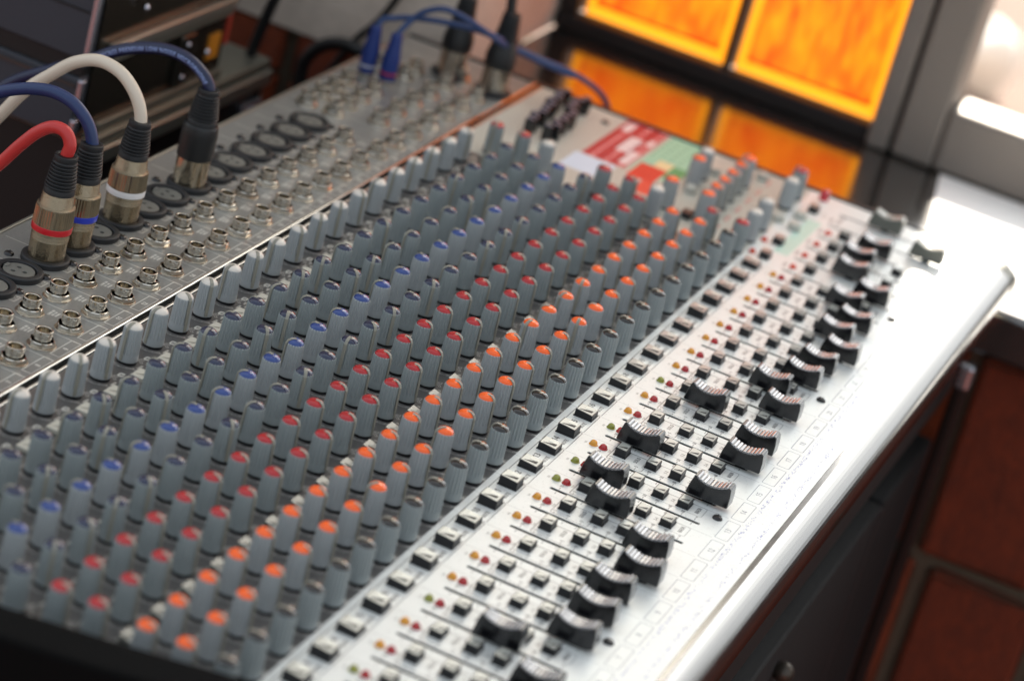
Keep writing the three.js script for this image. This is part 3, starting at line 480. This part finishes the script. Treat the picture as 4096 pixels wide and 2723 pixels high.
function cableThing(name, label, ch, z, path, r, color, build, textStr) {
  const o = thing(name, label, 'cable', [ch * P, 0.6 * mm, z * mm]); build(o);
  const off = [ch * P, 0.6 * mm, z * mm], pts = path.map(p => p.map((v, i) => v - off[i]));
  let mat = M(color, 0.42, 0, { clearcoat: 0.1, clearcoatRoughness: 0.4, bumpMap: speckle, bumpScale: 0.00005 });
  if (textStr) { // lettering along the jacket
    const cv = document.createElement('canvas'); cv.width = 2048; cv.height = 256; const c = cv.getContext('2d'); c.fillStyle = '#' + new THREE.Color(color).getHexString(); c.fillRect(0, 0, 2048, 256);
    c.fillStyle = 'rgba(150,170,215,0.95)'; c.font = 'bold 44px sans-serif'; c.textBaseline = 'middle'; c.save(); c.translate(0, textStr.v * 256); c.scale(1, textStr.flip ? -1 : 1);
    c.textAlign = 'center'; const w = c.measureText(textStr.s).width; c.translate(textStr.u * 2048, 0); c.scale(-textStr.w * 2048 / w, 1); c.fillText(textStr.s, 0, 0); c.restore();
    const t = new THREE.CanvasTexture(cv); t.colorSpace = THREE.SRGBColorSpace; t.wrapS = t.wrapT = THREE.RepeatWrapping; mat = new THREE.MeshPhysicalMaterial({ map: t, roughness: 0.42, clearcoat: 0.1, clearcoatRoughness: 0.4 });
  }
  part(o, 'jacket', tube(pts, r, 320, 20), mat); return o;
}
const plane = (x, a) => a.map(p => [x, p[0], p[1]]);
cableThing('microphone_cable', 'red microphone cable whose plug has a red colour ring', 12.55, -275,
  [[12.55 * P, 0.045, -0.275], [12.55 * P, 0.0545, -0.275], ...plane(12.55 * P, [[0.0612, -0.2742], [0.0663, -0.2777], [0.0667, -0.2838], [0.0619, -0.2911], [0.0526, -0.2988], [0.0389, -0.308], [0.012, -0.327], [-0.1, -0.37], [-0.4, -0.4]])], 3.1 * mm, 0xc0302e, o => ringPlug(o, 0xc21220));
cableThing('microphone_cable', 'blue microphone cable whose plug has a blue colour ring', 13.55, -275,
  [[13.55 * P, 0.045, -0.275], [13.55 * P, 0.0552, -0.275], ...plane(13.55 * P, [[0.0639, -0.2792], [0.0707, -0.288], [0.0728, -0.2994], [0.0705, -0.3112], [0.0658, -0.3224], [0.0618, -0.329], [0.04, -0.355], [-0.05, -0.4], [-0.4, -0.42]])], 3.1 * mm, 0x1a2f5c, o => ringPlug(o, 0x1f35b4));
cableThing('microphone_cable', 'white microphone cable whose plug has a white colour ring', 15.5, -275,
  [[15.5 * P, 0.045, -0.275], [15.5 * P, 0.057, -0.2752], ...plane(15.5 * P, [[0.0667, -0.2799], [0.0755, -0.2906], [0.0773, -0.3034], [0.072, -0.316], [0.0603, -0.3286], [0.0494, -0.3389], [0.0315, -0.3505], [-0.05, -0.395], [-0.4, -0.43]])], 3.2 * mm, 0xd8c9b6, o => ringPlug(o, 0xe4e0de));
cableThing('microphone_cable', 'navy microphone cable with printed lettering and a black plug', 18.5, -275,
  [[18.5 * P, 0.045, -0.275], [18.5 * P, 0.0565, -0.2752], ...plane(18.5 * P, [[0.0616, -0.2794], [0.0668, -0.2897], [0.0675, -0.3029], [0.0629, -0.3188], [0.0562, -0.3317], [0.0478, -0.3431], [0.0334, -0.3653], [0.0118, -0.3932], [-0.1, -0.46], [-0.4, -0.48]])], 3.2 * mm, 0x101a3e,
  o => { part(o, 'shell', lathe([[8.6, 0.6], [8.9, 1], [8.9, 6], [8.7, 6.2], [8.9, 6.4], [8.9, 8], [8.7, 8.2], [8.9, 8.4], [8.95, 17.2]], 44), M(0xb8ab96, 0.2, 1)); part(o, 'black_body', lathe([[8.95, 17], [9.5, 17.3], [9.7, 30], [9.2, 35], [8.4, 36.2]], 44), M(0x161617, 0.4)); part(o, 'strain_relief', lathe(ribs(35.6, 55.5, 7.9, 5.7, 8), 36), boot); },
  { s: 'TECNIX PREMIUM LOW NOISE MICROPHONE', u: 0.083, w: 0.118, v: 0.5, flip: true });
for (const [ch, z, t, top] of [[31.3, -257, 'black cabled output plug beside the blue phono plugs', -0.258], [31.2, -226.5, 'black cabled output plug beside the aluminium trim strip', -0.229]])
  cableThing('output_cable', t, ch, z, [[ch * P, 0.045, z * mm], [ch * P, 0.06, top], [ch * P, 0.1, top - 0.006], [ch * P - 0.01, 0.14, top - 0.03], [ch * P - 0.01, 0.13, -0.33], [ch * P - 0.01, 0, -0.38], [ch * P, -0.4, -0.4]], 3.2 * mm, 0x101012,
    o => { part(o, 'shell', lathe([[8.4, 0.6], [8.8, 1], [8.8, 17]], 32), M(0xb5aca0, 0.22, 1)); part(o, 'black_body', lathe([[8.8, 17], [9.6, 17.4], [9.7, 24], [8.2, 31], [7.4, 33]], 32), M(0x131314, 0.45)); part(o, 'strain_relief', lathe(ribs(32, 52, 7.2, 5.6, 7), 28), boot); });
{ // blue phono lead: two plugs, one cable
  const o = thing('phono_cable', 'blue phono cable pair with two blue plugs in the console', 'cable', [29 * P, 0.6 * mm, -0.283]);
  const bp = M(0x142e70, 0.45), off = [29 * P, 0.6 * mm, -0.283];
  [[-0.29, 0xa9a9b4], [-0.276, 0x9c1530]].forEach(([z, c]) => {
    const p = part(o, 'plug', lathe([[3.9, 2], [5.2, 2.2], [5.4, 4], [5.3, 16], [4.2, 22], [3.4, 30], [3.3, 31.5], [1.6, 32]], 28), bp, 0, 0, z + 0.283);
    part(p, 'colour_ring', lathe([[5.2, 6], [5.5, 6.1], [5.5, 7.6], [5.2, 7.7]], 28), M(c, 0.4)); part(p, 'barrel', lathe([[4.1, 0.1], [4.1, 2.4]], 24), nickel);
  });
  const rel = a => a.map(p => p.map((v, i) => v - off[i]));
  part(o, 'lead', tube(rel([[29 * P, 0.024, -0.29], [0.711, 0.032, -0.29], [0.714, 0.0365, -0.2885], [0.718, 0.0383, -0.2832], [0.722, 0.0412, -0.2737], [0.728, 0.0435, -0.2569], [0.734, 0.0442, -0.2411], [0.745, 0.041, -0.2266], [0.764, 0.033, -0.226], [0.777, 0.0285, -0.2263], [0.787, 0.0238, -0.2077], [0.802, 0.0176, -0.1889], [0.835, -0.002, -0.1751], [0.846, -0.02, -0.1709], [0.848, -0.04, -0.17]]), 1.9 * mm, 120, 12), M(0x223a66, 0.45));
  part(o, 'lead', tube(rel([[29 * P, 0.024, -0.276], [0.711, 0.0315, -0.276], [0.718, 0.042, -0.2716], [0.72, 0.0494, -0.2646], [0.722, 0.0536, -0.2545], [0.728, 0.0505, -0.2412], [0.735, 0.0455, -0.2322], [0.745, 0.0395, -0.2255], [0.764, 0.0315, -0.2235], [0.777, 0.027, -0.2235], [0.787, 0.0222, -0.205], [0.8, 0.017, -0.189]]), 1.9 * mm, 100, 12), M(0x223a66, 0.45));
}
{
  const o = tag(part(scene, 'black_cable', tube([[0.8, -0.4, -0.375], [0.8, -0.11, -0.372], [0.8, -0.056, -0.3663], [0.8, -0.04, -0.3668], [0.8, -0.0249, -0.3579], [0.8, -0.0183, -0.3443], [0.8, -0.018, -0.3322], [0.806, -0.022, -0.3254], [0.82, -0.05, -0.318], [0.83, -0.2, -0.325]], 4.4 * mm, 100, 16), M(0x0e0e10, 0.45)), 'thick black cable looping up behind the rear edge of the console', 'cable');
  tag(part(scene, 'black_cable', tube([[0.845, 0.12, -0.29], [0.845, 0.05, -0.318], [0.845, 0.018, -0.3281], [0.845, -0.0112, -0.3409], [0.845, -0.0283, -0.353], [0.845, -0.1, -0.38], [0.845, -0.4, -0.4]], 2.4 * mm, 80, 12), M(0x0d0d0f, 0.45)), 'thin black cable hanging in front of the plastered wall', 'cable');
}

// ---------------------------------------------------------------- rack equipment behind the console
{
  const face = M(0x363a42, 0.45, 0.1, { bumpMap: speckle, bumpScale: 0.0001 }), faceD = M(0x0a0a0c, 0.5), chrome = M(0xc6c9d6, 0.2, 0.9), sideM = M(0x4c463e, 0.24, 0.75, { roughnessMap: roughPatch }), rail = M(0xb4b4aa, 0.3, 0.85), olive = M(0x85857a, 0.35, 0.7);
  const zs = -0.38;
  const rk = thing('rack_amplifier', 'dark rack amplifier with brushed side and bright front edge', 'amplifier', [0.515, -0.03, zs]);
  part(rk, 'housing', box(0.018, 0.184, -0.003, 0.2, -0.4, -0.001), sideM);
  part(rk, 'front_panel', rbox(0.006, 0.0175, 0.047, 0.2, -0.42, -0.0025, 0.001), face);
  part(rk, 'front_panel', rbox(0.006, 0.0175, 0.0, 0.036, -0.42, -0.0025, 0.001), face);
  part(rk, 'panel_gap', box(0.008, 0.0172, 0.0365, 0.0465, -0.42, -0.003), faceD);
  part(rk, 'groove', box(0.0052, 0.0058, 0.0745, 0.0757, -0.42, -0.004), faceD);
  part(rk, 'front_strip', box(0.0045, 0.0058, 0.031, 0.0325, -0.42, -0.004), M(0x55504c, 0.3, 0.6));
  part(rk, 'bright_edge', rbox(0.004, 0.0085, 0.049, 0.2, -0.0022, 0.0012, 0.0008), chrome);
  part(rk, 'bright_edge', rbox(0.004, 0.0085, 0.018, 0.036, -0.0022, 0.0012, 0.0008), chrome);
  part(rk, 'bright_edge', rbox(0.004, 0.0085, 0.0, 0.012, -0.0022, 0.0012, 0.0008), chrome);
  part(rk, 'side_rail', rbox(0.03, 0.182, 0.0475, 0.0535, -0.001, 0.0045, 0.001), rail);
  part(rk, 'side_rail', rbox(0.03, 0.182, 0.041, 0.0472, -0.001, 0.0025, 0.001), olive);
  part(rk, 'side_rail', rbox(0.03, 0.183, -0.0025, 0.005, -0.001, 0.003, 0.001), olive);
  part(rk, 'corner_mark', rbox(0.183, 0.1855, 0.02, 0.05, -0.02, 0.001, 0.0006), M(0xb3402f, 0.4));
  part(rk, 'ear', rbox(0.118, 0.136, 0.006, 0.04, -0.001, 0.0035, 0.003), M(0x4a4640, 0.25, 0.8));
  part(rk, 'warning_label', box(0.162, 0.176, 0.014, 0.03, -0.001, 0.0004), M(0xc07a1c, 0.5));
  for (const [x, y] of [[0.126, 0.033], [0.126, 0.012], [0.155, 0.022], [0.06, 0.07], [0.1, 0.085], [0.145, 0.075]]) { const s = part(rk, 'bolt', lathe([[0, 1.6], [1.6, 1.2], [2.2, 0]], 14), chrome, x, y, 0.003); s.rotation.x = Math.PI / 2; }
  const fc = thing('flight_case', 'olive metal edged case under the rack amplifier', 'case', [0.54, -0.85, -0.376]);
  part(fc, 'shell', box(0.0, 0.222, 0.0, 0.811, -0.42, 0), M(0x0f0f10, 0.5, 0.1));
  part(fc, 'lid', rbox(-0.002, 0.224, 0.8115, 0.8185, -0.422, 0.002, 0.0015), olive);
  part(fc, 'edge_rail', rbox(-0.002, 0.225, 0.801, 0.8113, 0.0002, 0.0045, 0.0015), rail);
  part(fc, 'edge_rail', rbox(0.2222, 0.2262, 0.7, 0.81, -0.42, 0.0, 0.0015), rail);
  for (const y of [0.789, 0.775]) { const c = part(fc, 'catch', rbox(0.19, 0.216, y - 0.006, y + 0.005, 0.0002, 0.005, 0.001), chrome); part(c, 'rivet', new THREE.SphereGeometry(0.0018, 10, 8), chrome, 0.203, y, 0.0055); }
}
renderer.render(scene, camera);
